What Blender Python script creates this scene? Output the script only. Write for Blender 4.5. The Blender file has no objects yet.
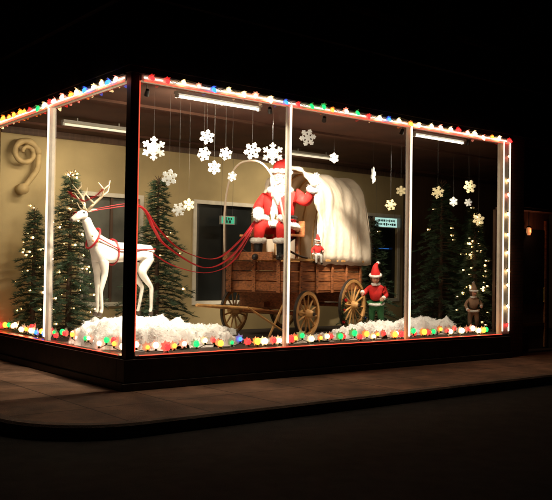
import bpy, math, random
from mathutils import Vector, Matrix, noise
random.seed(7)
S=bpy.context.scene
R=math.radians
# ------------------------------------------------------------------ materials
def mat(name,col,rough=.6,var=.25,scale=8,bump=.1,bscale=40,metal=0,emit=None,es=0,spec=.4,sss=0,stretch=None):
    m=bpy.data.materials.new(name); m.use_nodes=True
    nt=m.node_tree; b=nt.nodes['Principled BSDF']
    b.inputs['Roughness'].default_value=rough; b.inputs['Metallic'].default_value=metal
    b.inputs['Specular IOR Level'].default_value=spec
    tc=nt.nodes.new('ShaderNodeTexCoord'); mp=nt.nodes.new('ShaderNodeMapping')
    nt.links.new(tc.outputs['Object'],mp.inputs[0])
    if stretch: mp.inputs['Scale'].default_value=stretch
    n=nt.nodes.new('ShaderNodeTexNoise'); n.inputs['Scale'].default_value=scale; n.inputs['Detail'].default_value=6
    nt.links.new(mp.outputs[0],n.inputs['Vector'])
    r=nt.nodes.new('ShaderNodeValToRGB')
    r.color_ramp.elements[0].position=.3; r.color_ramp.elements[1].position=.7
    r.color_ramp.elements[0].color=[c*(1-var) for c in col]+[1]
    r.color_ramp.elements[1].color=[min(1,c*(1+var)) for c in col]+[1]
    nt.links.new(n.outputs['Fac'],r.inputs[0]); nt.links.new(r.outputs[0],b.inputs['Base Color'])
    if bump>0:
        n2=nt.nodes.new('ShaderNodeTexNoise'); n2.inputs['Scale'].default_value=bscale; n2.inputs['Detail'].default_value=4
        nt.links.new(mp.outputs[0],n2.inputs['Vector'])
        bp=nt.nodes.new('ShaderNodeBump'); bp.inputs['Strength'].default_value=bump; bp.inputs['Distance'].default_value=.02
        nt.links.new(n2.outputs['Fac'],bp.inputs['Height']); nt.links.new(bp.outputs[0],b.inputs['Normal'])
    if emit:
        b.inputs['Emission Color'].default_value=list(emit)+[1]; b.inputs['Emission Strength'].default_value=es
    return m
def brickmat(name,c1,c2,cm,scale,rough=.85,bw=.5,rh=.25,ms=.02,bump=.5):
    m=mat(name,c1,rough,0,5,0); nt=m.node_tree; b=nt.nodes['Principled BSDF']
    tc=nt.nodes['Texture Coordinate']
    br=nt.nodes.new('ShaderNodeTexBrick'); br.inputs['Scale'].default_value=scale
    br.inputs['Color1'].default_value=list(c1)+[1]; br.inputs['Color2'].default_value=list(c2)+[1]; br.inputs['Mortar'].default_value=list(cm)+[1]
    br.inputs['Mortar Size'].default_value=ms; br.inputs['Brick Width'].default_value=bw; br.inputs['Row Height'].default_value=rh
    sx=nt.nodes.new('ShaderNodeSeparateXYZ'); cx=nt.nodes.new('ShaderNodeCombineXYZ'); ad=nt.nodes.new('ShaderNodeMath')
    nt.links.new(tc.outputs['Object'],sx.inputs[0]); nt.links.new(sx.outputs[0],ad.inputs[0]); nt.links.new(sx.outputs[1],ad.inputs[1])
    nt.links.new(ad.outputs[0],cx.inputs[0]); nt.links.new(sx.outputs[2],cx.inputs[1]); nt.links.new(cx.outputs[0],br.inputs['Vector'])
    n=nt.nodes.new('ShaderNodeTexNoise'); n.inputs['Scale'].default_value=3; n.inputs['Detail'].default_value=8
    nt.links.new(tc.outputs['Object'],n.inputs['Vector'])
    mx=nt.nodes.new('ShaderNodeMix'); mx.data_type='RGBA'; mx.blend_type='MULTIPLY'; mx.inputs[0].default_value=.7
    nt.links.new(br.outputs['Color'],mx.inputs[6]); nt.links.new(n.outputs['Fac'],mx.inputs[7])
    nt.links.new(mx.outputs[2],b.inputs['Base Color'])
    bp=nt.nodes.new('ShaderNodeBump'); bp.inputs['Strength'].default_value=bump; bp.inputs['Distance'].default_value=.01; bp.invert=True
    nt.links.new(br.outputs['Fac'],bp.inputs['Height']); nt.links.new(bp.outputs[0],b.inputs['Normal'])
    return m
def slabmat(name):
    m=mat(name,(.29,.16,.10),.8,.45,1.6,.45,55); nt=m.node_tree; b=nt.nodes['Principled BSDF']
    tc=nt.nodes['Texture Coordinate']
    br=nt.nodes.new('ShaderNodeTexBrick'); br.offset=0; br.inputs['Scale'].default_value=1
    br.inputs['Brick Width'].default_value=1.02; br.inputs['Row Height'].default_value=1.02; br.inputs['Mortar Size'].default_value=.012
    br.inputs['Color1'].default_value=(1,1,1,1); br.inputs['Color2'].default_value=(.8,.78,.76,1); br.inputs['Mortar'].default_value=(.25,.22,.2,1)
    nt.links.new(tc.outputs['Object'],br.inputs['Vector'])
    src=b.inputs['Base Color'].links[0].from_socket
    mx=nt.nodes.new('ShaderNodeMix'); mx.data_type='RGBA'; mx.blend_type='MULTIPLY'; mx.inputs[0].default_value=1
    nt.links.new(src,mx.inputs[6]); nt.links.new(br.outputs['Color'],mx.inputs[7])
    # stains
    n=nt.nodes.new('ShaderNodeTexNoise'); n.inputs['Scale'].default_value=.9; n.inputs['Detail'].default_value=9; n.inputs['Roughness'].default_value=.7
    nt.links.new(tc.outputs['Object'],n.inputs['Vector'])
    mr=nt.nodes.new('ShaderNodeMapRange'); mr.inputs[1].default_value=.35; mr.inputs[2].default_value=.6; mr.inputs[3].default_value=.45; mr.inputs[4].default_value=1
    nt.links.new(n.outputs['Fac'],mr.inputs[0])
    m2=nt.nodes.new('ShaderNodeMix'); m2.data_type='RGBA'; m2.blend_type='MULTIPLY'; m2.inputs[0].default_value=1
    nt.links.new(mx.outputs[2],m2.inputs[6]); nt.links.new(mr.outputs[0],m2.inputs[7]); nt.links.new(m2.outputs[2],b.inputs['Base Color'])
    return m
def emis(name,col,s,samp=True): 
    m=mat(name,[c*.6 for c in col],.3,0,5,0,emit=col,es=s)
    if not samp: m.cycles.emission_sampling='NONE'
    return m
def addtrans(key,col,fac):
    nt=M[key].node_tree; b=nt.nodes['Principled BSDF']; tr=nt.nodes.new('ShaderNodeBsdfTranslucent'); tr.inputs[0].default_value=col
    mx=nt.nodes.new('ShaderNodeMixShader'); mx.inputs[0].default_value=fac; out=nt.nodes['Material Output']
    nt.links.new(b.outputs[0],mx.inputs[1]); nt.links.new(tr.outputs[0],mx.inputs[2]); nt.links.new(mx.outputs[0],out.inputs[0])
M={}
M['cream']=mat('cream_paint',(.72,.66,.55),.5,.12,6,.08,60)
M['ochre']=mat('ochre_plaster',(.5,.36,.17),.6,.25,6,.2,60)
M['white']=mat('white_paint',(.78,.74,.66),.5,.12,6,.08,60)
M['petal']=mat('white_plastic_reflector',(.8,.78,.74),.35,.05,6,0); addtrans('petal',(.8,.78,.74,1),.4)  # translucent white for rosettes added to give each bulb a halo
M['darkbase']=mat('dark_stone_base',(.03,.020,.016),.5,.5,5,.15,30)
M['darkpost']=mat('dark_bronze_post',(.02,.015,.013),.4,.3,5,.05)
M['brick']=brickmat('dark_brick',(.13,.045,.028),(.18,.06,.04),(.06,.05,.045),4)
M['fascia']=mat('black_fascia',(.006,.0055,.006),.85,.3,2,.1,20,spec=.15)
M['ceil']=mat('brown_ceiling',(.075,.030,.018),.9,.3,1.5,.1,80)
M['wall']=mat('beige_plaster',(.48,.37,.19),.85,.2,1.0,.08,50)
M['wallb']=mat('brown_panelling',(.10,.055,.035),.6,.3,3,.1,40,stretch=(6,1,.4))
M['floor']=mat('dark_floorboards',(.06,.038,.025),.5,.35,3,.1,30,stretch=(.5,8,1))
M['plat']=mat('display_felt',(.05,.036,.028),.95,.3,4,.3,90)
M['void']=mat('dark_room',(.012,.014,.014),.3,.3,3,0)
M['greyglass']=mat('shaded_pane',(.13,.13,.11),.3,.3,3,0)  # pane in plain grey tone
M['snow']=mat('cotton_snow',(.86,.85,.84),.95,.04,10,.5,30)
M['flake']=mat('glitter_snowflake',(.85,.86,.82),.55,.06,30,.25,120,emit=(.95,.93,.8),es=.2)  # slight emission paints brightness into the flakes, which are no lamps
M['flakeg']=mat('gold_snowflake',(.80,.70,.42),.5,.1,30,.25,120,emit=(.95,.8,.45),es=.2)  # gold tint, with the same painted-in emission
M['deer']=mat('white_flocked_reindeer',(.84,.80,.72),.9,.08,14,.35,120)
M['antler']=mat('antler',(.66,.55,.38),.7,.2,14,.3,60)
M['hoof']=mat('hoof',(.06,.04,.03),.5,.2)
M['wood']=mat('wagon_wood',(.27,.095,.032),.5,.55,5,.4,30,stretch=(1,5,8))
M['wheelw']=mat('wheel_wood',(.45,.24,.08),.5,.35,7,.2,40)
M['iron']=mat('iron_tyre',(.05,.04,.035),.5,.3,10,.2,40,metal=.7)
M['canvas']=mat('wagon_canvas',(.80,.72,.60),.9,.12,3,.5,14); addtrans('canvas',(.8,.62,.42,1),.3)
M['red']=mat('red_velvet',(.5,.014,.012),.8,.3,9,.3,90)
M['fur']=mat('white_fur',(.84,.82,.78),1,.08,20,1,70)
M['beard']=mat('white_beard',(.84,.83,.8),.95,.12,20,1,50,stretch=(1,1,.3))
M['skin']=mat('skin',(.62,.34,.24),.55,.12,14,.05)
M['lip']=mat('lips',(.4,.08,.07),.4,.1)
M['eye']=mat('eye_white',(.8,.8,.8),.2,.02); M['pupil']=mat('pupil',(.02,.02,.03),.15,.05)
M['black']=mat('black_leather',(.015,.014,.014),.35,.3)
M['gold']=mat('brass',(.6,.4,.12),.3,.15,metal=1)
M['baublered']=mat('red_bauble',(.6,.02,.02),.15,.1,metal=.8); M['baubleblue']=mat('blue_bauble',(.05,.12,.6),.15,.1,metal=.8)
M['ribbon']=mat('red_ribbon',(.45,.02,.03),.4,.15); addtrans('ribbon',(.6,.03,.04,1),.25)
M['green']=mat('green_felt',(.03,.13,.045),.9,.3)
M['tan']=mat('tan_felt',(.22,.13,.08),.9,.3)
M['brownhair']=mat('brown_hair',(.08,.04,.02),.7,.3)
M['needle']=mat('fir_needles',(.026,.055,.026),.6,.5,5,0)
M['needle2']=mat('fir_needles_light',(.055,.09,.045),.6,.4,5,0)
M['bark']=mat('bark',(.09,.055,.035),.9,.3,12,.5,30)
M['asphalt']=mat('asphalt',(.020,.017,.016),.9,.4,5,.5,120,spec=.2)
M['kerb']=mat('concrete_kerb',(.15,.10,.075),.85,.4,4,.4,60)
M['slab']=slabmat('pavement_slabs')
M['wire']=mat('green_wire',(.02,.05,.02),.5,.1)
M['thread']=mat('thread',(.12,.12,.12),.6,.1)
M['metal']=mat('fixture_metal',(.4,.38,.34),.4,.1)
M['e_red']=emis('bulb_red',(1,.012,.012),7)
M['e_green']=emis('bulb_green',(.01,.6,.10),3)
M['e_blue']=emis('bulb_blue',(.02,.12,1),6)
M['e_orange']=emis('bulb_orange',(1,.2,.015),9)
M['e_warm']=emis('bulb_warm_white',(1,.62,.28),16)
M['e_pink']=emis('bulb_pink',(1,.26,.16),10)
M['e_mini']=emis('mini_light_warm',(1,.62,.24),10,False)
M['e_rope']=emis('rope_light_white',(1,.80,.6),2.6)  # glow for invented tubes that brighten the white frame
M['e_ropered']=emis('rope_light_red',(1,.08,.04),2.0,False)  # glow for thin lines standing in for a red halo at frame edges
M['e_tube']=emis('fluorescent_tube',(1,.94,.78),3,False)
M['e_tubedim']=emis('fluorescent_tube_dim',(1,.9,.65),.9,False)
M['e_sign']=emis('lit_sign_face',(.6,1,.9),.8,False)
M['e_blueneon']=emis('blue_neon',(.05,.25,.9),.5,False)
M['e_greenneon']=emis('green_neon',(.1,.8,.5),.35,False)
M['e_amber']=emis('amber_shade',(1,.4,.15),.4,False)
def glassmat():
    m=bpy.data.materials.new('window_glass'); m.use_nodes=True; nt=m.node_tree; nt.nodes.clear()
    o=nt.nodes.new('ShaderNodeOutputMaterial'); t=nt.nodes.new('ShaderNodeBsdfTransparent'); t.inputs[0].default_value=(.97,.96,.94,1)
    g=nt.nodes.new('ShaderNodeBsdfGlossy'); g.inputs['Roughness'].default_value=.015
    f=nt.nodes.new('ShaderNodeFresnel'); f.inputs[0].default_value=1.4
    n=nt.nodes.new('ShaderNodeTexNoise'); n.inputs['Scale'].default_value=1.3
    bp=nt.nodes.new('ShaderNodeBump'); bp.inputs['Strength'].default_value=.03; nt.links.new(n.outputs[0],bp.inputs['Height']); nt.links.new(bp.outputs[0],g.inputs['Normal'])
    # rough refraction mixed in to imitate bloom around bright things behind
    h=nt.nodes.new('ShaderNodeBsdfRefraction'); h.inputs['IOR'].default_value=1.01; h.inputs['Roughness'].default_value=.45
    x0=nt.nodes.new('ShaderNodeMixShader'); x0.inputs[0].default_value=.10
    nt.links.new(t.outputs[0],x0.inputs[1]); nt.links.new(h.outputs[0],x0.inputs[2])
    x=nt.nodes.new('ShaderNodeMixShader'); nt.links.new(f.outputs[0],x.inputs[0]); nt.links.new(x0.outputs[0],x.inputs[1]); nt.links.new(g.outputs[0],x.inputs[2]); nt.links.new(x.outputs[0],o.inputs[0])
    return m
M['glass']=glassmat()
# ------------------------------------------------------------------ mesh builder
class MB:
    def __init__(s): s.v=[];s.f=[];s.m=[];s.ml=[]
    def mi(s,k):
        if k not in s.ml: s.ml.append(k)
        return s.ml.index(k)
    def add(s,vs,fs,k,T=None):
        o=len(s.v); i=s.mi(k)
        for p in vs:
            p=Vector(p); s.v.append(T@p if T else p)
        for f in fs: s.f.append([o+a for a in f]); s.m.append(i)
    def box(s,c,d,k,T=None,rz=0,b=0):
        x,y,z=d[0]/2,d[1]/2,d[2]/2; m=Matrix.Translation(c)@Matrix.Rotation(rz,4,'Z')
        vs=[m@Vector((a*x,e*y,g*z)) for g in(-1,1) for e in(-1,1) for a in(-1,1)]
        s.add(vs,[(0,2,3,1),(4,5,7,6),(0,1,5,4),(2,6,7,3),(0,4,6,2),(1,3,7,5)],k,T)
    def bx(s,x0,x1,y0,y1,z0,z1,k,T=None): s.box(((x0+x1)/2,(y0+y1)/2,(z0+z1)/2),(x1-x0,y1-y0,z1-z0),k,T)
    def path(s,pts,rs,k,n=8,T=None,closed=False,flat=1):
        pts=[Vector(p) for p in pts]; N=len(pts)
        if not hasattr(rs,'__len__'): rs=[rs]*N
        vs=[];up=None
        for i,p in enumerate(pts):
            if closed: d=pts[(i+1)%N]-pts[i-1]
            else: d=pts[min(i+1,N-1)]-pts[max(i-1,0)]
            d.normalize()
            if up is None:
                up=Vector((0,0,1)) if abs(d.z)<.9 else Vector((1,0,0))
            a=d.cross(up)
            if a.length<1e-4: a=d.orthogonal()
            a.normalize(); c=a.cross(d).normalized(); up=c
            for j in range(n):
                t=2*math.pi*j/n; vs.append(p+a*math.cos(t)*rs[i]+c*math.sin(t)*rs[i]*flat)
        fs=[]
        for i in range(N if closed else N-1):
            for j in range(n):
                i2=(i+1)%N; fs.append((i*n+j,i*n+(j+1)%n,i2*n+(j+1)%n,i2*n+j))
        if not closed: fs.append(tuple(range(n))[::-1]); fs.append(tuple((N-1)*n+j for j in range(n)))
        s.add(vs,fs,k,T)
    def sph(s,c,r,k,n=10,T=None,fn=None):
        if not hasattr(r,'__len__'): r=(r,r,r)
        c=Vector(c);vs=[];h=max(4,n//2+1)
        for i in range(h+1):
            ph=math.pi*i/h
            for j in range(n):
                t=2*math.pi*j/n; q=Vector((math.sin(ph)*math.cos(t),math.sin(ph)*math.sin(t),math.cos(ph)))
                if fn: q=fn(q)
                vs.append(c+Vector((q.x*r[0],q.y*r[1],q.z*r[2])))
        fs=[]
        for i in range(h):
            for j in range(n): fs.append((i*n+j,(i+1)*n+j,(i+1)*n+(j+1)%n,i*n+(j+1)%n))
        s.add(vs,fs,k,T)
    def obj(s,name,parent=None,loc=None,rz=None,smooth=False,bevel=0):
        me=bpy.data.meshes.new(name); me.from_pydata([tuple(v) for v in s.v],[],s.f)
        for k in s.ml: me.materials.append(M[k])
        me.polygons.foreach_set('material_index',s.m)
        if smooth: me.polygons.foreach_set('use_smooth',[True]*len(s.f))
        me.update(); me.validate()
        o=bpy.data.objects.new(name,me); S.collection.objects.link(o)
        if parent: o.parent=parent
        if loc: o.location=loc
        if rz is not None: o.rotation_euler=(0,0,rz)
        if bevel:
            b=o.modifiers.new('bevel','BEVEL'); b.width=bevel; b.segments=2; b.limit_method='ANGLE'
        return o
def empty(name,loc=(0,0,0),rz=0,sc=1,parent=None):
    e=bpy.data.objects.new(name,None); S.collection.objects.link(e); e.location=loc; e.rotation_euler=(0,0,rz); e.scale=(sc,)*3
    e.empty_display_size=.1
    if parent: e.parent=parent
    return e
def skin(name,vs,es,rs,k,parent,lev=2):
    me=bpy.data.meshes.new(name); me.from_pydata(vs,es,[]); me.materials.append(M[k])
    o=bpy.data.objects.new(name,me); S.collection.objects.link(o); o.parent=parent
    m=o.modifiers.new('skin','SKIN'); m.use_smooth_shade=True
    if not me.skin_vertices: print('NO SKIN LAYER',name)
    d=me.skin_vertices[0].data
    for i,r in enumerate(rs):
        d[i].radius=(r,r) if not hasattr(r,'__len__') else r; d[i].use_root=(i==0)
    sb=o.modifiers.new('sub','SUBSURF'); sb.levels=lev; sb.render_levels=lev
    return o
def hand(name,parent,p,d,palmn,k='skin',s=1,curl=.5,side=1):
    p=Vector(p); d=Vector(d).normalized(); n=Vector(palmn); n=(n-d*n.dot(d)).normalized(); a=d.cross(n)*side
    vs=[p,p+d*.045*s,p+d*.085*s]; es=[(0,1),(1,2)]
    skin(name+'_palm',vs,es,[.027*s,.036*s,.032*s],k,parent,2)
    for i,(off,L) in enumerate(((.033,.07),(.011,.08),(-.011,.075),(-.032,.058))):
        q=p+d*.075*s+a*off*s; v=[q];dd=d
        for j in range(3):
            dd=(dd+n*curl*(.5+.3*j)).normalized(); q=q+dd*L*s/2.6; v.append(q)
        skin(name+'_finger_%d'%(i+1),v,[(0,1),(1,2),(2,3)],[.0105*s,.0095*s,.0085*s,.007*s],k,parent,1)
    q=p+d*.03*s+a*.028*s
    skin(name+'_thumb',[q,q+a*.028*s+d*.02*s+n*.008*s,q+a*.035*s+d*.05*s+n*.02*s],[(0,1),(1,2)],[.013*s,.011*s,.008*s],k,parent,1)
def light(name,kind,loc,target,energy,col,parent=None,size=.1,sy=None,spot=60):
    l=bpy.data.lights.new(name,kind); l.energy=energy; l.color=col
    if kind=='AREA':
        l.size=size
        if sy: l.shape='RECTANGLE'; l.size_y=sy
    elif kind=='SPOT': l.spot_size=R(spot); l.spot_blend=.8; l.shadow_soft_size=size
    else: l.shadow_soft_size=size
    o=bpy.data.objects.new(name,l); S.collection.objects.link(o); o.location=loc
    o.rotation_euler=(Vector(target)-Vector(loc)).to_track_quat('-Z','Y').to_euler()
    if parent: o.parent=parent
    return o
# ------------------------------------------------------------------ ground
g=MB(); g.add([(-300,-300,-.135),(300,-300,-.135),(300,300,-.135),(-300,300,-.135)],[(0,1,2,3)],'asphalt'); g.obj('road')
def roundrect(off,z,r):
    pts=[(60,-off,z)]
    cx,cy=-off+r,-off+r
    for i in range(13):
        t=R(270-90*i/12); pts.append((cx+r*math.cos(t),cy+r*math.sin(t),z))
    pts.append((-off,60,z)); return pts
p=MB(); outer=roundrect(1.95,0,1.0); vs=[Vector((60,60,0))]+[Vector(q) for q in outer]
p.add(vs,[tuple(range(len(vs)))[::-1]],'slab'); p.obj('pavement')
k=MB(); a=roundrect(1.95,.0,1.0); b=roundrect(2.07,.0,1.12); b2=roundrect(2.10,.0,1.15)
n=len(a); vs=[(x,y,.004) for x,y,z in a]+[(x,y,.004) for x,y,z in b]+[(x,y,-.02) for x,y,z in b2]+[(x,y,-.14) for x,y,z in b2]
fs=[]
for i in range(n-1):
    for q in range(3): fs.append((q*n+i,q*n+i+1,(q+1)*n+i+1,(q+1)*n+i))
k.add(vs,fs,'kerb'); k.obj('kerb')
# ------------------------------------------------------------------ storefront building
B=empty('storefront_building')
UE=8.02
m=MB()
m.bx(-.10,UE,-.10,.12,0,.40,'darkbase'); m.bx(-.10,.12,.12,5.3,0,.40,'darkbase')
m.bx(-.14,UE,-.14,-.10,0,.10,'darkbase'); m.bx(-.14,-.10,-.10,5.3,0,.10,'darkbase')
m.obj('window_base',B,bevel=.008)
m=MB(); m.bx(.12,8.9,.12,3.3,.05,.425,'plat'); m.obj('display_platform',B)
m=MB(); m.bx(.12,16,3.3,5.1,-.02,.02,'floor'); m.bx(8.9,16,.26,3.3,-.02,.02,'floor'); m.obj('shop_floor',B)
m=MB(); m.bx(.0,16,.0,5.1,4.10,4.2,'ceil')
for v in (1.7,4.4): m.bx(.1,16,v-.05,v+.05,4.06,4.10,'ceil')
m.obj('ceiling',B)
m=MB(); m.bx(-.12,20,-.12,.2,4.2,5.1,'fascia'); m.bx(-.12,.2,.2,14,4.2,5.1,'fascia')
m.bx(-.2,20.1,-.2,.2,5.1,5.22,'fascia'); m.bx(-.2,.2,.2,14,5.1,5.22,'fascia'); m.obj('fascia',B,bevel=.01)
m=MB(); m.bx(-.1,20,-.1,.2,5.22,8,'brick'); m.bx(-.1,.2,.2,14,5.22,8,'brick')
m.bx(-.1,.2,5.31,14,0,4.2,'brick'); m.bx(-.1,20,13.8,14,0,8,'brick'); m.bx(19.8,20,.2,13.8,0,8,'brick')
m.bx(-.25,20.2,-.25,14.1,8,8.25,'fascia')
for u in (1.2,3.8,6.4,9,11.6,14.2,16.8):
    m.bx(u,u+1.1,-.135,-.101,5.8,7.4,'void'); m.bx(u-.08,u+1.18,-.17,-.10,5.7,5.8,'kerb')
m.obj('brick_upper_storey',B)
m=MB(); m.bx(UE+.01,8.45,-.06,.25,0,4.2,'brick')
m.bx(8.45,10.3,.2,.25,2.9,4.2,'void'); m.bx(10.3,10.9,-.06,.25,0,4.2,'brick'); m.bx(10.9,20,.0,.25,0,.5,'brick'); m.bx(10.9,20,.1,.14,.5,4.2,'void')
m.bx(8.45,10.3,.6,.66,.0,2.85,'wallb'); m.bx(8.45,10.3,.25,.6,2.85,2.9,'wallb')
m.bx(8.98,10.08,.57,.599,.95,2.5,'void'); m.bx(8.93,10.13,.565,.60,.5,.56,'gold')
for uu in (8.9,10.1): m.bx(uu,uu+.06,.56,.60,.05,2.7,'wood')
m.path([(9.98,.5,1.0),(9.98,.5,1.3)],.015,'gold')
m.obj('shop_doorway',B)
W=MB()
ops=[(1.75,2.95,'greyglass'),(4.3,5.8,'void'),(6.5,8.3,'void'),(9.0,10.4,'void')]
W.bx(.12,10.6,5.1,5.2,2.95,4.12,'wall'); W.bx(.12,10.6,5.1,5.2,0,.9,'wall')
x=.12
for a0,b0,kk in ops:
    W.bx(x,a0,5.1,5.2,.9,2.95,'wall'); W.bx(a0,b0,5.17,5.2,.9,2.95,kk)
    W.bx(a0-.08,a0,5.07,5.1,.82,3.03,'cream'); W.bx(b0,b0+.08,5.07,5.1,.82,3.03,'cream'); W.bx(a0,b0,5.07,5.1,2.95,3.03,'cream'); W.bx(a0,b0,5.07,5.1,.82,.9,'cream')
    W.bx((a0+b0)/2-.025,(a0+b0)/2+.025,5.11,5.16,.9,2.95,'wallb')
    x=b0
W.bx(x,10.6,5.1,5.2,.9,2.95,'wall')
W.bx(10.6,16,5.08,5.2,0,4.12,'wallb'); W.bx(16,16.1,.25,5.2,0,4.2,'wallb')
W.bx(.12,10.6,5.05,5.1,3.98,4.10,'wallb')
W.obj('shop_back_wall',B)
F=MB(); fr='white'
F.bx(.09,UE,-.055,.055,4.04,4.12,fr); F.bx(-.055,.055,.09,5.3,4.04,4.12,fr)
F.bx(.09,UE,-.07,.07,.40,.44,'darkpost'); F.bx(-.07,.07,.09,5.3,.40,.44,'darkpost')
for u in (2.63,5.27): F.bx(u-.026,u+.026,-.045,.045,.44,4.04,fr)
F.bx(7.78,UE,-.06,.06,.44,4.04,fr)
F.bx(-.045,.045,2.55,2.605,.44,4.04,fr); F.bx(-.06,.06,5.2,5.3,.44,4.04,fr)
F.bx(.062,.085,-.045,.045,.44,4.04,fr); F.bx(-.045,.045,.062,.085,.44,4.04,fr)
F.bx(-.06,.06,-.06,.06,.40,4.2,'darkpost')
F.bx(-.10,UE,-.10,.055,4.121,4.2,'fascia'); F.bx(-.10,.055,.09,5.3,4.121,4.2,'fascia')
F.obj('window_frame',B,bevel=.004)
G=MB()
for a0,b0 in ((.085,2.604),(2.656,5.244),(5.296,7.78)): G.add([(a0,0,.44),(b0,0,.44),(b0,0,4.04),(a0,0,4.04)],[(0,1,2,3)],'glass')
for a0,b0 in ((.085,2.55),(2.605,5.2)): G.add([(0,b0,.44),(0,a0,.44),(0,a0,4.04),(0,b0,4.04)],[(0,1,2,3)],'glass')
G.obj('window_glass',B)
# ------------------------------------------------------------------ fluorescent fixtures
def fluor(u0,u1,v,z,kk,en,tilt=0):
    e=empty('fluorescent_light',((u0+u1)/2,v,z)); L=(u1-u0)/2
    f=MB(); f.bx(-L,L,-.06,.06,.03,.07,'metal'); f.bx(-L,-L+.03,-.03,.03,-.02,.03,'metal'); f.bx(L-.03,L,-.03,.03,-.02,.03,'metal')
    f.bx(-L*.6,-L*.6+.02,-.01,.01,.07,4.1-z,'metal'); f.bx(L*.6,L*.6+.02,-.01,.01,.07,4.1-z,'metal')
    f.path([(-L+.03,0,0),(L-.03,0,0)],.02,kk); f.obj('fixture',e,smooth=False)
    if en: 
        l=light('tube_light','AREA',(0,0,-.03),(0,tilt,-1),en,(1,.86,.62),e,2*L,.06)
fluor(.75,2.2,.16,3.96,'e_tube',95,.9)
fluor(5.55,6.9,.16,3.96,'e_tube',14,.6)
fluor(.55,1.85,3.45,3.97,'e_tubedim',42,.35)
fluor(5.5,6.8,3.55,3.97,'e_tubedim',42,.35)
def spot(loc,tgt,en,ang,col=(1,.86,.66)):
    e=empty('display_spotlight',loc); f=MB()
    d=(Vector(tgt)-Vector(loc)).normalized()
    f.path([-d*.07,-d*.06,d*.02,d*.03],[.012,.028,.036,.036],'black',12); f.path([(0,0,.02),(0,0,4.1-loc[2])],.008,'metal')
    f.obj('can',e); l=light('lamp','SPOT',d*.04,d*2,en,col,e,.04,spot=ang)
spot((.40,.35,3.97),(.7,1.8,1.9),680,50)
spot((1.6,.3,4.0),(.9,1.7,1.0),520,62)
spot((2.50,.3,4.0),(3.8,1.75,2.6),1150,42)
spot((3.6,.3,4.0),(4.7,1.9,2.5),1000,60)
spot((5.4,.3,4.0),(5.2,1.5,.9),520,60)
spot((7.2,.3,4.0),(7.3,1.2,.5),160,60)
# ------------------------------------------------------------------ string lights
def halo_petals(f,c,n,r):  # rosettes added behind bulbs to catch their light as a halo
    n=n.normalized(); a=n.orthogonal().normalized(); b=n.cross(a); vs=[c]
    for j in range(14):
        an=2*math.pi*j/14; rr=r if j%2 else r*.62
        vs.append(c+(a*math.cos(an)+b*math.sin(an))*rr+n*(.012 if j%2 else 0))
    f.add(vs,[(0,j+1,(j+1)%14+1) for j in range(14)],'petal')
def bulb(f,p,d,kk,s=1,foil=None):
    p=Vector(p); d=Vector(d).normalized()
    f.path([p-d*.035*s,p-d*.005*s],.011*s,'wire',6)
    f.path([p-d*.005*s,p+d*.006*s,p+d*.02*s,p+d*.04*s,p+d*.055*s,p+d*.062*s],[.009*s,.017*s,.022*s,.018*s,.009*s,.002*s],kk,7)
    halo_petals(f,p-d*.006*s,d,.045*s)
def string(name,pts,step,cols,out,s=1,d=(0,0,-1)):
    f=MB(); P=[Vector(p) for p in pts]; cord=[]; out=Vector(out)
    for a0,b0 in zip(P,P[1:]):
        L=(b0-a0).length; n=int(L/step)
        for i in range(n):
            q=a0.lerp(b0,(i+.5+random.uniform(-.2,.2))/n)+out*.03+Vector((0,0,random.uniform(-.03,.015)))
            dd=Vector(d)+out*.7+Vector((random.uniform(-.5,.5),random.uniform(-.5,.5),random.uniform(-.3,.5)))
            if dd.dot(out)<0.1: dd+=out*.6
            bulb(f,q,dd,random.choice(cols),s*random.uniform(.85,1.15)); cord+= [q+Vector((0,0,.03)),q+(b0-a0).normalized()*step*.5+Vector((0,0,random.uniform(-.04,.03)))]
    f.path(cord,.005,'wire',5)
    return f.obj(name,smooth=True)
topc=['e_red','e_warm','e_pink','e_warm','e_orange','e_red','e_green','e_blue','e_warm','e_pink','e_orange']
string('christmas_light_string',[(.1,-.08,4.11),(8.0,-.08,4.11)],.24,topc,(0,-1,0),1.3)
string('christmas_light_string',[(-.08,.1,4.11),(-.08,5.2,4.11)],.24,topc,(-1,0,0),1.3)
string('christmas_light_string',[(7.9,-.07,3.95),(7.9,-.07,.5)],.33,['e_warm','e_warm','e_pink','e_red'],(0,-1,0),1.0)
f=MB()  # glowing tubes added to brighten mullions, header and right post
for u in (2.63,5.27): f.path([(u-.005,-.06,.5),(u-.005,-.06,4.05)],.014,'e_rope',6)
f.path([(-.06,2.578,.5),(-.06,2.578,4.05)],.013,'e_rope',6)
f.path([(.13,-.062,4.08),(8.0,-.062,4.08)],.010,'e_rope',6)
f.path([(-.062,.13,4.08),(-.062,5.2,4.08)],.010,'e_rope',6)
f.path([(7.99,-.07,.5),(7.99,-.07,4.05)],.010,'e_rope',6); f.path([(7.80,-.07,.5),(7.80,-.07,4.05)],.010,'e_rope',6)
f.obj('rope_light')
f=MB()  # thin emissive lines imitate red glow along header, posts and sill
f.path([(.13,-.06,4.035),(8.0,-.06,4.035)],.006,'e_ropered',6); f.path([(-.06,.13,4.035),(-.06,5.2,4.035)],.006,'e_ropered',6)
f.path([(.075,-.052,.5),(.075,-.052,4.03)],.004,'e_ropered',6); f.path([(-.055,2.61,.5),(-.055,2.61,4.03)],.004,'e_ropered',6)
f.path([(.13,-.075,.445),(7.78,-.075,.445)],.005,'e_ropered',6); f.path([(-.075,.13,.445),(-.075,5.2,.445)],.004,'e_ropered',6)
f.obj('rope_light')
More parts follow.
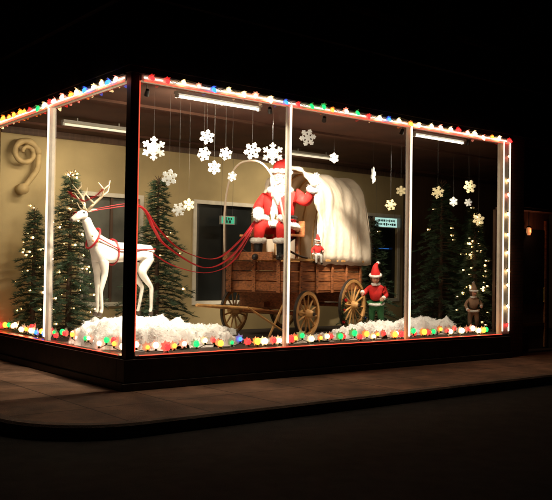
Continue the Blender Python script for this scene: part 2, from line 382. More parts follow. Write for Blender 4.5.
def sill(name,a0,b0,ax):
    f=MB(); n=int((b0-a0)/.15); seq=['e_red','e_green','e_orange','e_blue','e_red','e_warm','e_green','e_orange','e_red','e_pink','e_warm','e_orange']
    cord=[]; out=Vector((0,-1,0)) if ax==0 else Vector((-1,0,0)); last=None
    for i in range(n):
        t=a0+(i+.5)*(b0-a0)/n+random.uniform(-.04,.04); w=.15+random.uniform(-.04,.07); z=.51+random.uniform(0,.07)
        p=Vector((t,w,z)) if ax==0 else Vector((w,t,z)); kk=random.choice([q for q in seq if q!=last]); last=kk
        r=random.uniform(.024,.046)
        f.sph(p,(r,r,r*1.15),kk,10); f.path([p-Vector((0,0,r*1.1+.03)),p-Vector((0,0,r))],.014,'wire',6)
        halo_petals(f,p-out*(r*1.25),out+Vector((random.uniform(-.3,.3),random.uniform(-.3,.3),random.uniform(-.1,.4))),random.uniform(.07,.095))
        cord.append(p-Vector((0,0,r+.03)))
    f.path(cord,.006,'wire',5); f.obj(name,smooth=True)
sill('globe_light_string',.15,7.75,0); sill('globe_light_string',.25,5.1,1)
# ------------------------------------------------------------------ snowflakes
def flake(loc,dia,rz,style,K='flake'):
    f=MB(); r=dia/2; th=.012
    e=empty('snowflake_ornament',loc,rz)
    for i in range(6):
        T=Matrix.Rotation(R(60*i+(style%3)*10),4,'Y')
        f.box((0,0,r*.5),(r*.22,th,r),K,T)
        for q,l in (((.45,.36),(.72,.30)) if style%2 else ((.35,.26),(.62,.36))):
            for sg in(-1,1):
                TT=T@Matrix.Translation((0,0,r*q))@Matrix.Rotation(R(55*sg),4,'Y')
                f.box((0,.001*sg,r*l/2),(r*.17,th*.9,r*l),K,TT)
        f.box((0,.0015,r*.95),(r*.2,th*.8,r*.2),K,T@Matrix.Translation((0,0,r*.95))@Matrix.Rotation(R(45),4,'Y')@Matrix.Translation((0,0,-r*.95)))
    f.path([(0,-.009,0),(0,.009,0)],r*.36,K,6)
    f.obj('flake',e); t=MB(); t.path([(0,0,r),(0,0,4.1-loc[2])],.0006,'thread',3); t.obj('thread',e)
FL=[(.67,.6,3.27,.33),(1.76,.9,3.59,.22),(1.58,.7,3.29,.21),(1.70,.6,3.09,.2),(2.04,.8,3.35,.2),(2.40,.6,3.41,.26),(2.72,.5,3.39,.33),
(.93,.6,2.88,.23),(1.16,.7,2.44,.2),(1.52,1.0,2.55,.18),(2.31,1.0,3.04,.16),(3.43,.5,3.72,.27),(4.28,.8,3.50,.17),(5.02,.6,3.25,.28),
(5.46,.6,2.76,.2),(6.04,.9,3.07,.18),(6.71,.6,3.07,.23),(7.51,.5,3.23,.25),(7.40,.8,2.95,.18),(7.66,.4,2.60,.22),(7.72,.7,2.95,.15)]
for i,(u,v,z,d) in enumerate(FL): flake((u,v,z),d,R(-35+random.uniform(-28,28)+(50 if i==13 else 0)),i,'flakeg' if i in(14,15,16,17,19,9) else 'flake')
# ------------------------------------------------------------------ fir trees
def tree(loc,h,r,nl,seed,dens=1.0):
    rd=random.Random(seed); e=empty('christmas_tree',loc)
    t=MB(); t.path([(0,0,0),(0,0,h*.3),(.01,0,h*.7),(0,0,h)],[.06,.05,.03,.006],'bark',8)
    t.bx(-.28,.28,-.03,.03,0,.05,'bark'); t.bx(-.03,.03,-.28,.28,.001,.052,'bark')
    nd=MB(); nb=int(150*dens); tips=[]
    for i in range(nb):
        fz=.07+.91*(i/nb)**.9; z=h*fz; rr=r*(1-fz)**.85*rd.uniform(.6,1.18)+.04; an=i*2.4+rd.uniform(-.4,.4)
        d=Vector((math.cos(an),math.sin(an),0)); pts=[Vector((0,0,z))+d*rr*q+Vector((0,0,-.16*rr*q*q*2+ .10*rr*q+ (.12*q if fz>.9 else 0))) for q in (0,.35,.7,1)]
        t.path(pts,[.012,.009,.006,.003],'bark',4)
        tips.append(pts[3]); tips.append(pts[2])
        for w in range(int(10+60*rr)):
            q=rd.uniform(.15,1.02); base=Vector((0,0,z))+d*rr*q+Vector((0,0,-.32*rr*q*q+.1*rr*q))
            side=d.cross(Vector((0,0,1)))*rd.choice((-1,1)); dr=(d*rd.uniform(.3,1)+side*rd.uniform(.2,1.1)+Vector((0,0,rd.uniform(-.45,.4)))).normalized()
            L=rd.uniform(.07,.15)*(1.1-.4*q)
            kk='needle' if rd.random()<.7 else 'needle2'
            for s2 in range(5):
                b0=base+dr*L*s2/5; nn=(dr+Vector((rd.uniform(-1,1),rd.uniform(-1,1),rd.uniform(-.7,.9)))*.75).normalized()*rd.uniform(.04,.065); wv=nn.orthogonal().normalized()*.006
                nd.add([b0-wv,b0+wv,b0+nn],[(0,1,2)],kk)
            wv=dr.orthogonal().normalized()*.008; nd.add([base-wv,base+wv,base+dr*L],[(0,1,2)],kk)
    t.obj('trunk',e); nd.obj('foliage',e)
    if nl:
        l=MB()
        for i in range(nl): 
            q=rd.choice(tips)+Vector((rd.uniform(-.03,.03),rd.uniform(-.03,.03),rd.uniform(-.03,.03))); l.sph(q,rd.choice((.009,.012,.016,.022)),'e_mini',6)
        l.obj('mini_lights',e)
    return e
tree((.98,4.0,.02),3.25,.8,80,1)
tree((.55,4.55,.02),2.6,.5,40,2,.7)
tree((2.5,3.6,.02),3.25,.85,12,3)
tree((8.7,2.2,.02),3.55,.95,8,4)
tree((8.45,1.1,.42),2.3,.42,60,5,.8)
tree((7.3,2.9,.42),2.3,.6,4,6,.8)
tree((11.0,3.2,.02),3.2,.8,20,9,.8)
# ------------------------------------------------------------------ cotton snow
def snow(loc,rx,ry,h,seed,rz=0,sp=.10):
    f=MB(); N=80; vs=[]
    for j in range(N+1):
        for i in range(N+1):
            x=(i/N*2-1); y=(j/N*2-1); q=math.sqrt(x*x+y*y); 
            e0=q+.30*noise.noise(Vector((x*2.2+seed,y*2.2,0)))+.10*noise.noise(Vector((x*7+seed,y*7,3)))
            b0=max(0,1-e0*e0); P=Vector((x*4.2*rx+seed*3,y*4.2*ry,seed))
            lump=.5+.5*noise.noise(P); lump2=1-abs(noise.noise(P*2.3)); 
            z=h*b0**.55+ (sp*lump**1.5*1.3+sp*.35*lump2+.035*noise.fractal(P*5,1,2,3))*min(1,b0*5)-sp*.3*min(1,b0*5) -.03*(b0<=0)
            vs.append((x*rx+.03*noise.noise(P*2),y*ry+.03*noise.noise(P*2+Vector((9,0,0))),z))
    fs=[(j*(N+1)+i,j*(N+1)+i+1,(j+1)*(N+1)+i+1,(j+1)*(N+1)+i) for j in range(N) for i in range(N)]
    f.add(vs,fs,'snow')
    rd=random.Random(seed)
    for i in range(1400):
        p=Vector(rd.choice(vs))
        if p.z<.02: continue
        v=Vector((rd.gauss(0,1),rd.gauss(0,1),abs(rd.gauss(0,1)))).normalized()*rd.uniform(.015,.06); w=v.orthogonal().normalized()*.006
        f.add([p-w,p+w,p+v],[(0,1,2)],'snow')
    return f.obj('cotton_snow',None,loc,rz,smooth=True)
snow((.95,1.5,.43),.85,1.0,.34,3,0,.14)
snow((1.80,1.05,.43),.50,.45,.16,5,0,.22)
snow((5.35,.85,.43),.9,.42,.15,9,0,.16)
snow((7.0,1.1,.43),.75,.5,.15,12,0,.18)
snow((3.6,.7,.43),.9,.25,.035,14,0,.08)
snow((2.6,2.5,.43),.8,.45,.08,17,0,.12)
# ------------------------------------------------------------------ reindeer
D=empty('reindeer_figure',(.82,1.8,.86),R(187),1.0)
vs=[(-.40,0,1.0),(-.15,0,.96),(.14,0,.95),(.36,0,1.0),(.49,0,1.14),(.58,0,1.31),(.64,0,1.46)]
es=[(i,i+1) for i in range(6)]; rs=[.15,.155,.17,.165,.115,.08,.07]
def addch(par,pts,rr):
    p0=par
    for q,r in zip(pts,rr):
        vs.append(q); rs.append(r); es.append((p0,len(vs)-1)); p0=len(vs)-1
for sg in (-1,1):
    addch(3,[(.37,.10*sg,.82),(.35,.105*sg,.62),(.38+.04*sg,.105*sg,.36),(.36+.03*sg,.105*sg,.10),(.385+.03*sg,.105*sg,.03)],[.085,.052,.033,.024,.03])
    addch(0,[(-.42,.10*sg,.84),(-.30,.12*sg,.64),(-.50,.12*sg,.42),(-.47-.03*sg,.12*sg,.10),(-.45-.03*sg,.12*sg,.03)],[.11,.07,.034,.024,.03])
addch(0,[(-.54,0,1.04),(-.62,0,.96)],[.05,.03])
skin('body',vs,es,rs,'deer',D)
h=empty('head',(.64,0,1.49),R(12),1,D)
vs2=[(-.02,0,0),(.07,0,.01),(.16,0,-.03),(.25,0,-.075),(.29,0,-.09)]
skin('skull',vs2,[(i,i+1) for i in range(4)],[.075,.078,.058,.042,.03],'deer',h)
f=MB(); f.sph((.315,0,-.085),(.022,.026,.02),'hoof')
for sg in(-1,1):
    f.sph((.09,.062*sg,.03),(.018,.012,.016),'pupil',8); f.path([(-.02,.05*sg,.05),(-.04,.11*sg,.08),(-.06,.17*sg,.085)],[.02,.032,.004],'deer',8,flat=.5)
    A=[Vector((0,.035*sg,.06)),Vector((-.07,.10*sg,.17)),Vector((-.13,.20*sg,.28)),Vector((-.09,.27*sg,.38)),Vector((.02,.27*sg,.47))]
    f.path(A,[.022,.02,.017,.013,.005],'antler',7)
    f.path([A[1],A[1]+Vector((.12,.01*sg,.08)),A[1]+Vector((.2,0,.15))],[.015,.012,.004],'antler',6)
    f.path([A[2],A[2]+Vector((-.10,.02*sg,.08)),A[2]+Vector((-.12,.03*sg,.16))],[.014,.011,.004],'antler',6)
    f.path([A[3],A[3]+Vector((-.09,.02*sg,.07)),A[3]+Vector((-.1,.03*sg,.14))],[.012,.010,.004],'antler',6)
    f.path([A[0],A[0]+Vector((.07,.02*sg,.05)),A[0]+Vector((.13,.01*sg,.12))],[.014,.011,.004],'antler',6)
f.obj('antlers_and_face',h,smooth=True)
f=MB()
for sx in (.39,-.48):
    for sg in (-1,1):
        o=.03*sg if sx>0 else -.03*sg
        f.path([(sx+o+(.0),(.105 if sx>0 else .12)*sg,.045),(sx+o+.02,(.105 if sx>0 else .12)*sg,-.01)],[.028,.036],'hoof',8)
f.obj('hooves',D)
f=MB()
def ringp(c,ax,ry,rz,nn=20): 
    c=Vector(c); out=[]
    for i in range(nn):
        t=2*math.pi*i/nn; out.append(c+Vector((ax*math.sin(t)*rz,math.cos(t)*ry,math.sin(t)*rz)))
    return out
f.path(ringp((.50,0,1.15),-.55,.135,.15),.016,'ribbon',6,closed=True)
f.path(ringp((.16,0,.955),0,.185,.195),.014,'ribbon',6,closed=True)
f.path(ringp((.81,0,1.465),.1,.062,.062),.008,'ribbon',6,closed=True)
for sg in(-1,1): f.path([(.48,.14*sg,1.15),(.16,.185*sg,1.0),(-.2,.175*sg,1.0),(-.55,.14*sg,1.02)],.011,'ribbon',6)
for i in range(9): f.sph((.50+.08*math.sin(i),.135*math.cos(i*.7),1.1+.02*i*.5),.014,'gold',8)
f.obj('harness',D,smooth=True)
rd=random.Random(3)
def tins(pts,r,n,kk,name,parent=None,w0=.004,baubles=None):
    f=MB(); P=[Vector(p) for p in pts]
    for i in range(n):
        q=i/n*(len(P)-1); a0=int(q); c=P[a0].lerp(P[a0+1],q-a0); v=Vector((rd.gauss(0,1),rd.gauss(0,1),rd.gauss(0,1))).normalized()*r*rd.uniform(.6,1.2)
        w=v.orthogonal().normalized()*w0; f.add([c-w,c+w,c+v],[(0,1,2)],kk)
    if baubles:
        for p in P[::2]: f.sph(p+Vector((rd.uniform(-.03,.03),rd.uniform(-.03,.03),rd.uniform(-.05,.0))),rd.uniform(.024,.036),rd.choice(baubles),10)
    f.path(P,.005,kk,5); return f.obj(name,parent)
tins([(.0,-.36,.36),(.02,-.2,.27),(.04,0,.2),(.02,.2,.26),(0,.36,.38)],.045,600,'ribbon','antler_tinsel',h)
def smoothp(pts,n=8):
    P=[Vector(p) for p in pts]; out=[]
    for i in range(len(P)-1):
        p0=P[max(i-1,0)];p1=P[i];p2=P[i+1];p3=P[min(i+2,len(P)-1)]
        for j in range(n):
            t=j/n; out.append(.5*((2*p1)+(-p0+p2)*t+(2*p0-5*p1+4*p2-p3)*t*t+(-p0+3*p1-3*p2+p3)*t**3))
    out.append(P[-1]); return out
f=MB()
HX,HY,HZ=3.42,1.76,2.50
f.path(smoothp([(.10,1.72,2.36),(.5,1.72,2.46),(1.08,1.69,2.52),(1.35,1.74,2.2),(1.62,1.79,1.93),(2.37,1.82,1.60),(2.95,1.80,1.85),(HX,HY,HZ)]),.046,'ribbon',8,flat=.15)
f.path(smoothp([(.12,1.95,2.36),(.5,1.92,2.48),(1.10,1.80,2.56),(1.5,1.85,2.2),(1.95,1.88,1.88),(2.6,1.90,1.75),(3.05,1.86,2.03),(HX+.02,HY+.02,HZ+.01)]),.040,'ribbon',8,flat=.15)
f.path(smoothp([(1.3,1.85,1.87),(1.8,1.85,1.62),(2.4,1.75,1.52),(2.95,1.78,1.76),(HX,HY,HZ)]),.034,'ribbon',8,flat=.15)
f.obj('reins',smooth=True)
# ------------------------------------------------------------------ covered wagon
WR=math.atan2(-.319,-.947)
Wg=empty('covered_wagon',(5.32,2.37,.44),WR)
def wheel(name,c,r,nsp,rot=0):
    f=MB(); c=Vector(c); nn=40
    ring=[Vector((math.cos(2*math.pi*i/nn),0,math.sin(2*math.pi*i/nn))) for i in range(nn)]
    for rr,w,kk in ((r,.026,'iron'),(r-.014,.03,'wheelw')):
        vs=[];fs=[]; ri=rr-(.016 if kk=='iron' else .055)
        for p in ring:
            for a0,y in ((rr,-w),(rr,w),(ri,w),(ri,-w)): vs.append(p*a0+Vector((0,y,0)))
        for i in range(nn):
            j=(i+1)%nn
            for q in range(4): fs.append((i*4+q,i*4+(q+1)%4,j*4+(q+1)%4,j*4+q))
        f.add(vs,fs,kk)
    f.path([(0,-.13,0),(0,-.09,0),(0,0,0),(0,.09,0),(0,.13,0)],[.045,.07,.085,.07,.04],'wheelw',14)
    f.path([(0,.13,0),(0,.16,0)],[.03,.03],'iron',8)
    for i in range(nsp):
        t=2*math.pi*i/nsp+rot; d=Vector((math.cos(t),0,math.sin(t))); f.path([d*.06,d*.25*r,d*(r-.06)],[.022,.019,.014],'wheelw',6)
    o=f.obj(name,Wg); o.location=c; return o
wheel('wheel_rear_near',(0,.76,.50),.50,14,.1); wheel('wheel_rear_far',(0,-.76,.50),.50,14,.2)
wheel('wheel_front_near',(1.65,.76,.40),.40,12,.15); wheel('wheel_front_far',(1.65,-.76,.40),.40,12,.3)
f=MB()
f.path([(0,-.8,.5),(0,.8,.5)],.035,'wood',8); f.path([(1.65,-.8,.4),(1.65,.8,.4)],.035,'wood',8)
f.bx(-.06,.06,-.6,.6,.56,.76,'wood'); f.bx(1.58,1.72,-.6,.6,.46,.76,'wood'); f.bx(-.2,1.9,-.05,.05,.50,.58,'wood')
f.path([(1.7,0,.42),(2.6,0,.50),(3.7,0,.58)],[.04,.035,.025],'wheelw',8)
f.path([(1.7,.35,.42),(2.5,.03,.48)],.025,'wood',6); f.path([(1.7,-.35,.42),(2.5,-.03,.48)],.025,'wood',6)
f.path([(2.9,-.42,.53),(2.9,.42,.53)],.022,'wheelw',6)
f.path([(2.35,.45,.02),(1.95,.5,.62)],.02,'wheelw',6); f.path([(2.9,.42,.53),(2.1,.62,.10)],.018,'wheelw',6)
f.obj('running_gear',Wg)
f=MB(); bz=.78; x0,x1=-.62,2.1; rw=random.Random(11)
f.bx(x0,x1,-.6,.6,bz-.03,bz,'wood')
for i in range(3):
    z0=bz+.006+i*.172; z1=z0+.160; j1=rw.uniform(-.006,.006)
    f.bx(x0+rw.uniform(0,.02),x1-rw.uniform(0,.01),.58+j1,.612+j1,z0,z1-rw.uniform(0,.012),'wood'); f.bx(x0,x1,-.612,-.58,z0,z1,'wood')
    f.bx(x1,x1+.03+j1,-.612,.612,z0,z1-rw.uniform(0,.012),'wood'); f.bx(x0-.03,x0,-.612,.612,z0,z1,'wood')
for s0 in (-.55,.0,.55,1.1,1.65,2.03):
    for sg in(-1,1):
        f.box((s0,.632*sg,bz+.26),(.06,.026,.60),'wood')
        for zz in (.07,.25,.43): f.sph((s0,.648*sg,bz+zz),.010,'iron',6)
for y in (-.5,0,.5):
    f.box((x1+.052,y,bz+.26),(.026,.07,.56),'wood')
    for zz in (.07,.25,.43): f.sph((x1+.066,y,bz+zz),.010,'iron',6)
f.bx(x0-.05,x1+.07,.575,.655,bz+.523,bz+.56,'wheelw'); f.bx(x0-.05,x1+.07,-.655,-.575,bz+.523,bz+.56,'wheelw')
f.bx(x1-.01,x1+.07,-.575,.575,bz+.523,bz+.56,'wheelw')
f.obj('wagon_box',Wg,bevel=.004)
f=MB()
f.bx(1.42,1.82,-.55,.55,1.72,1.76,'wood'); f.bx(1.40,1.43,-.55,.55,1.76,2.0,'wood')
for sg in(-1,1):
    f.path(smoothp([(1.2,.48*sg,1.36),(1.5,.48*sg,1.40),(1.85,.48*sg,1.5),(1.8,.48*sg,1.62),(1.6,.48*sg,1.71)]),.02,'iron',6)
    f.bx(1.5,1.56,.46*sg-.02,.46*sg+.02,1.34,1.72,'wood')
f.bx(1.95,2.32,-.5,.5,1.36,1.39,'wood'); f.bx(2.32,2.35,-.5,.5,1.30,1.44,'wood')
f.obj('seat_bench',Wg,bevel=.004)
def arch(s,t,yr=.66,h=1.66,z0=1.30):
    c=math.cos(t); sn=max(0,math.sin(t))
    return Vector((s,yr*math.copysign(abs(c)**.75,c),z0+h*sn**.85))
f=MB()
for s0,ln in ((2.12,.22),(.98,0),(.52,0),(.06,0),(-.4,0),(-.86,0)):
    pts=[arch(s0+ln*math.sin(math.pi*i/28),math.pi*i/28,.645,1.68 if s0>2 else 1.64) for i in range(29)]; f.path(pts,.018,'canvas' if s0>2 else 'wheelw',6)
f.obj('hoops',Wg,smooth=True)
f=MB(); NU,NV=60,60; vs=[]
for i in range(NU+1):
    s0=1.05-1.95*i/NU; dm=min(abs(s0-q) for q in (.98,.52,.06,-.4,-.86))
    for j in range(NV+1):
        t=math.pi*j/NV; sag=min(dm,.23)/.23
        nz=noise.noise(Vector((s0*1.7,t*2,1)))*.05+noise.noise(Vector((s0*5+t*2.5,t*1.5,4)))*.03+noise.noise(Vector((s0*14-t*5,t*5,7)))*.010
        p=arch(s0,t,.672-.030*sag+nz,1.675-.04*sag+nz); p.x+=.02*math.sin(t*5+s0)+(.05*math.sin(t*3+1) if i<4 else 0)
        if j in(0,NV): p.z-=.05+.05*noise.noise(Vector((s0*4,j,2)))
        vs.append(p)
f.add(vs,[(i*(NV+1)+j,i*(NV+1)+j+1,(i+1)*(NV+1)+j+1,(i+1)*(NV+1)+j) for i in range(NU) for j in range(NV)],'canvas')
vs=[arch(-.9,math.pi*j/NV,.672,1.675) for j in range(NV+1)]; c=Vector((-.97,0,1.95)); vin=[c.lerp(v,.25)+Vector((.03*math.sin(j*2.2),0,0)) for j,v in enumerate(vs)]
f.add(vs+vin,[(j,j+1,NV+1+j+1,NV+1+j) for j in range(NV)],'canvas')
f.path([arch(1.07+.03*math.sin(i),math.pi*i/40,.69,1.69) for i in range(41)],[.035+.014*math.sin(i*1.9)+.01*math.sin(i*.7) for i in range(41)],'canvas',8)
o=f.obj('canvas_cover',Wg,smooth=True); sd=o.modifiers.new('s','SOLIDIFY'); sd.thickness=.006
# rear-wheel evergreen garland with baubles
gp=[Vector((.48*math.cos(t),.82+.02*math.sin(t*5),.5+.48*math.sin(t))) for t in [R(-150+i*12) for i in range(15)]]
tins(gp,.07,1500,'needle2','wheel_garland',Wg,.006,['baublered','gold','baubleblue','baublered'])
# ------------------------------------------------------------------ faces
def face(parent,c,r,hair=None,sk='skin',beard=False):
    e=empty('head',c,0,1,parent); f=MB()
    def fn(q):
        q=q.copy()
        if q.z<0: q.x*=1+.12*q.z; q.y*=1+.28*q.z
        if q.x>0 and abs(q.z)<.25: q.x*=.97
        return q
    f.sph((0,0,0),(r*.92,r*.78,r*1.15),sk,20,fn=fn)
    f.path([(r*.86,0,r*.12),(r*1.02,0,-.08*r),(r*1.08,0,-r*.2),(r*.9,0,-r*.27)],[r*.07,r*.11,r*.15,r*.08],sk,8)
    for sg in(-1,1):
        f.sph((r*.80,r*.30*sg,r*.1),(r*.12,r*.14,r*.10),'eye',10); f.sph((r*.90,r*.30*sg,r*.1),(r*.045,r*.06,r*.065),'pupil',8)
        f.path([(r*.84,r*.46*sg,r*.27),(r*.92,r*.3*sg,r*.34),(r*.92,r*.15*sg,r*.28)],[.03*r,.06*r,.03*r],'fur' if beard else (hair or 'brownhair'),6)
        f.sph((0,r*.8*sg,0),(r*.16,r*.08,r*.24),sk,10); f.sph((r*.72,r*.42*sg,-r*.22),(r*.16,r*.17,r*.16),sk,8)
    f.path([(r*.76,-r*.24,-r*.46),(r*.86,0,-r*.53),(r*.76,r*.24,-r*.46)],[.02*r,.06*r,.02*r],'lip',6)
    f.obj('face',e,smooth=True); return e
# ------------------------------------------------------------------ Santa
Sa=empty('santa_claus_figure',(5.32-.947*1.62+.05,2.37-.319*1.62-.16,2.20),WR+R(16),1.17)
vs=[(0,0,.14),(.05,0,.32),(.01,0,.52),(0,0,.64)]; es=[(0,1),(1,2),(2,3)]; rs=[.20,.245,.20,.09]
addch(2,[(0,-.21,.60),(.06,-.33,.40),(.33,-.24,.30)],[.10,.085,.065])
addch(2,[(0,.21,.60),(.04,.42,.46),(.10,.52,.66)],[.10,.088,.068])
skin('coat',vs,es,rs,'red',Sa)
vs=[(0,0,.12)]; es=[]; rs=[.17]
for sg in(-1,1): addch(0,[(.10,.12*sg,.10),(.44,.17*sg,.12),(.49,.17*sg,-.12)],[.12,.10,.075])
skin('trousers',vs,es,rs,'red',Sa)
for sg in(-1,1):
    skin('boot',[(.49,.17*sg,-.10),(.50,.17*sg,-.28),(.51,.17*sg,-.33),(.62,.18*sg,-.35),(.68,.18*sg,-.355)],[(0,1),(1,2),(2,3),(3,4)],[.078,.065,.06,.05,.035],'black',Sa)
def furt(f,pts,r,n=10,closed=False):
    P=[Vector(p) for p in pts]; f.path(P,[r*(1+.16*math.sin(i*2.3)) for i in range(len(P))],'fur',n,closed=closed)
    L=len(P); cnt=int(26*L)
    for i in range(cnt):
        a0=rd.randrange(L if closed else L-1); c=P[a0].lerp(P[(a0+1)%L],rd.random()); v=Vector((rd.gauss(0,1),rd.gauss(0,1),rd.gauss(0,1))).normalized()
        w=v.orthogonal().normalized()*.006; f.add([c+v*r*.7-w,c+v*r*.7+w,c+v*r*1.4],[(0,1,2)],'fur')
f=MB()
furt(f,[Vector((.30,-.25,.305))+v for v in (Vector((-.03,0,0)),Vector((.0,.004,0)),Vector((.035,.01,-.003)))],.08)
furt(f,[(.088,.50,.625),(.10,.52,.66),(.11,.535,.69)],.08)
hem=[Vector((.03+.29*math.cos(2*math.pi*i/28),.27*math.sin(2*math.pi*i/28),.11+.03*math.cos(2*math.pi*i/28))) for i in range(28)]
furt(f,hem,.05,8,True)
furt(f,[(.29,0,.12),(.31,0,.28),(.26,0,.42),(.20,0,.56)],.055)
col=[Vector((.03+.13*math.cos(2*math.pi*i/20),.15*math.sin(2*math.pi*i/20),.655)) for i in range(20)]; furt(f,col,.05,8,True)
for sg in(-1,1): furt(f,[Vector((.49+.082*math.cos(2*math.pi*i/16),.17*sg+.082*math.sin(2*math.pi*i/16),-.11)) for i in range(16)],.04,8,True)
for sg in(-1,1): furt(f,smoothp([(.27,.05*sg,.20),(.40,.14*sg,.23),(.52,.2*sg,.2)],4),.045)
f.obj('fur_trim',Sa,smooth=True)
f=MB(); f.path([Vector((.045+.268*math.cos(2*math.pi*i/28),.255*math.sin(2*math.pi*i/28),.25)) for i in range(28)],.028,'black',8,closed=True)
f.box((.345,0,.25),(.02,.10,.08),'gold'); f.obj('belt',Sa)
he=face(Sa,(.05,0,.84),.13,beard=True); he.rotation_euler=(0,R(6),R(26))
f=MB()
def bfn(q):
    q=q.copy(); q*=1+noise.noise(q*3.5)*.2+noise.noise(q*9)*.08
    if q.z<0: q.y*=1-.42*(-q.z)**1.5
    return q
f.sph((.055,0,-.25),(.105,.135,.21),'beard',30,fn=bfn)
f.sph((-.065,0,-.03),(.12,.135,.16),'beard',24,fn=lambda q:(q*(1+noise.noise(q*5)*.14)))
for sg in(-1,1):
    f.path([(.142,.0,-.050),(.146,.05*sg,-.068),(.118,.10*sg,-.105)],[.016,.022,.008],'beard',8)
    f.path([(.0,.108*sg,.03),(.03,.108*sg,-.07),(.055,.09*sg,-.15)],[.024,.034,.05],'beard',8)
f.obj('beard_and_hair',he,smooth=True)
f=MB(); furt(f,[Vector((-.012+.132*math.cos(2*math.pi*i/22),.126*math.sin(2*math.pi*i/22),.105)) for i in range(22)],.032,8,True)
f.path(smoothp([(-.01,0,.09),(-.015,0,.16),(-.05,.03,.22),(-.11,.09,.23),(-.15,.16,.13)],5),[.122-.100*(i/20) for i in range(21)],'red',14)
f.sph((-.16,.18,.09),.045,'fur',10); f.obj('hat',he,smooth=True)
hand('right_hand',Sa,(.335,-.238,.30),(1,.1,-.1),(0,.3,-1),'fur',1.25,.8,1)
hand('left_hand',Sa,(.11,.54,.695),(.15,.2,1),(1,.3,0),'fur',1.3,.10,1)
# ------------------------------------------------------------------ dolls / elves
def doll(name,loc,rz,h,top,leg,hatc,sit=False,hair='brownhair',lean=0,reach=False):
    global vs,es,rs
    D=empty(name,loc,rz,h); D.rotation_euler=(0,lean,rz)
    vs=[(0,0,.48),(.01,0,.58),(0,0,.68),(0,0,.77)]; es=[(0,1),(1,2),(2,3)]; rs=[.10,.105,.09,.035]; H={}
    for sg in(-1,1):
        if reach and sg<0: w=(.22,-.17,.66); e0=(.10,-.20,.60)
        else: w=(.13,.16*sg,.52+.04*sg); e0=(.03,.19*sg,.58)
        H[sg]=w; addch(2,[(0,.115*sg,.70),e0,w],[.046,.04,.032])
    skin('tunic',vs,es,rs,top,D)
    vs=[(0,0,.46)]; es=[]; rs=[.10]
    for sg in(-1,1):
        if sit: addch(0,[(.03,.06*sg,.44),(.22,.08*sg,.44),(.24,.08*sg,.24),(.245,.08*sg,.2)],[.06,.05,.034,.034])
        else: addch(0,[(0,.06*sg,.42),(.03+.02*sg,.08*sg,.25),(.0-.03*sg,.085*sg,.07)],[.075,.056,.038])
    skin('legs',vs,es,rs,leg,D)
    for sg in(-1,1):
        bx,bz=(.245,.19) if sit else (-.03*sg,.045)
        skin('shoe',[(bx-.01,.085*sg,bz),(bx+.07,.085*sg,bz-.012),(bx+.12,.09*sg,bz+.015)],[(0,1),(1,2)],[.036,.03,.012],'black',D,1)
        hand('hand',D,H[sg],(1,-.2*sg,-.1),(0,-sg,-.4),'skin',.66,.4,sg)
    he=face(D,(.01,0,.87),.092,hair); he.rotation_euler=(0,R(8),R(20))
    f=MB(); f.sph((-.022,0,.005),(.09,.088,.10),hair,14)
    f.path(smoothp([(0,0,.045),(-.01,0,.12),(-.05,.01,.19),(-.12,.05,.22)],4),[.092-.08*i/12 for i in range(13)],hatc,12)
    furt(f,[Vector((.0+.09*math.cos(2*math.pi*i/18),.088*math.sin(2*math.pi*i/18),.048)) for i in range(18)],.02,6,True)
    f.sph((-.13,.055,.215),.028,'fur',8); f.obj('hat_and_hair',he,smooth=True)
    f=MB(); furt(f,[Vector((.01+.115*math.cos(2*math.pi*i/20),.115*math.sin(2*math.pi*i/20),.44)) for i in range(20)],.022,6,True)
    furt(f,[Vector((.0+.06*math.cos(2*math.pi*i/16),.06*math.sin(2*math.pi*i/16),.765)) for i in range(16)],.022,6,True)
    for sg in(-1,1): f.sph(Vector(H[sg])-Vector((.005,0,0)),.038,'fur',8)
    f.obj('trim',D,smooth=True)
    return D
doll('santa_doll',(4.40,1.33,1.60),R(-120),.56,'red','fur','red',True,'fur')
doll('elf_figure',(5.93,1.36,.50),R(-150),1.12,'red','green','red',lean=R(9),reach=True)
doll('elf_figure',(8.1,.85,.45),R(-130),.85,'tan','tan','tan')
# ------------------------------------------------------------------ interior signs & scroll bracket
def sign(name,c,w,h,kk,glyph,n):
    e=empty(name,c); f=MB(); f.bx(-w/2,w/2,-.03,.03,-h/2,h/2,'metal'); f.bx(-w/2+.02,w/2-.02,-.036,-.031,-h/2+.02,h/2-.02,kk)
    for r0 in range(2):
        x=-w/2+.06
        while x<w/2-.1:
            ww=random.uniform(.015,.06); zc=h*.17*(1 if r0 else -1); hh=random.uniform(.015,.035)
            f.bx(x,x+ww,-.041,-.0365,zc-hh,zc+hh,glyph); x+=ww+random.uniform(.01,.03)
    f.obj('panel',e)
    g2=MB()
    for sg in(-1,1): g2.path([(sg*w*.4,0,h/2),(sg*w*.4,0,4.1-c[2])],.003,'thread',4)
    g2.obj('hanger',e)
sign('lit_shop_sign',(9.55,4.7,2.78),.8,.26,'e_sign','void',6)
sign('lit_shop_sign',(4.95,4.9,2.62),.36,.18,'e_greenneon','void',6)
f=MB(); f.path([(-.5,0,-.15),(.3,0,-.15)],.01,'e_blueneon',6); f.path([(-.5,0,-.15),(-.5,0,.1)],.01,'e_blueneon',6); f.obj('blue_neon_sign',None,(9.7,5.0,2.3))
e=empty('scroll_wall_bracket',(.50,4.98,3.42)); f=MB()
sp=[]
for i in range(40):
    t=i/39*math.pi*3.0; r0=.25-.17*i/39; sp.append((r0*math.cos(t),-.06-.12*(i/39)**2,.2+r0*math.sin(t)))
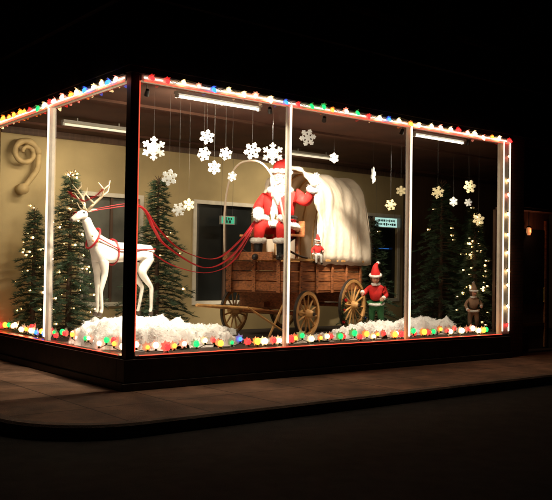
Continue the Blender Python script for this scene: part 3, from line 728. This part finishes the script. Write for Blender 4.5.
f.path(sp,[.065-.035*i/39+.006*math.sin(i*1.6) for i in range(40)],'ochre',8); f.path(smoothp([(.25,-.06,.2),(.24,-.06,-.05),(.12,-.05,-.25),(-.02,-.04,-.45)]),.055,'ochre',8)
f.path([(-.02,0.1,-.45),(-.02,-.1,-.45)],.10,'ochre',10)
f.obj('scroll',e,smooth=True)
e=empty('door_lantern',(9.35,.45,2.45)); f=MB(); f.path([(0,0,-.08),(0,0,-.02),(0,0,.06),(0,0,.08)],[.03,.05,.045,.02],'e_amber',10); f.path([(0,0,.08),(0,0,.40)],.01,'black'); f.path([(0,0,.08),(0,0,.11)],[.06,.02],'black',10); f.obj('lantern',e)
light('lantern_lamp','POINT',(0,-.12,0),(0,0,-1),2.6,(1,.34,.18),e,.05)
# ------------------------------------------------------------------ world, moon, camera
w=bpy.data.worlds.new('World'); S.world=w; w.use_nodes=True; nt=w.node_tree
sky=nt.nodes.new('ShaderNodeTexSky'); sky.sky_type='NISHITA'; sky.sun_disc=False; sky.sun_elevation=R(-4); sky.sun_rotation=R(200)
nt.links.new(sky.outputs[0],nt.nodes['Background'].inputs[0]); nt.nodes['Background'].inputs[1].default_value=.003
sun=bpy.data.lights.new('moonlight','SUN'); sun.energy=.003; sun.angle=R(.5); sun.color=(1,.93,.85); so=bpy.data.objects.new('moonlight',sun); S.collection.objects.link(so); so.rotation_euler=(R(50),0,R(-30))
cam=bpy.data.cameras.new('camera'); co=bpy.data.objects.new('camera',cam); S.collection.objects.link(co); S.camera=co
cam.lens=54.2; cam.sensor_width=36; cam.clip_end=1000
fw=Vector((.620,.784,0)).normalized(); pt=R(1.3); rg=Vector((fw.y,-fw.x,0)); f3=(fw*math.cos(pt)+Vector((0,0,1))*math.sin(pt)); up=rg.cross(f3)
ro=R(.9); cr=rg*math.cos(ro)+up*math.sin(ro); cu=up*math.cos(ro)-rg*math.sin(ro)
mw=Matrix((cr,cu,-f3)).transposed().to_4x4(); mw.translation=Vector((-5.21,-9.65,1.6)); co.matrix_world=mw
S.view_settings.view_transform='Standard'; S.view_settings.look='None'; S.view_settings.exposure=0
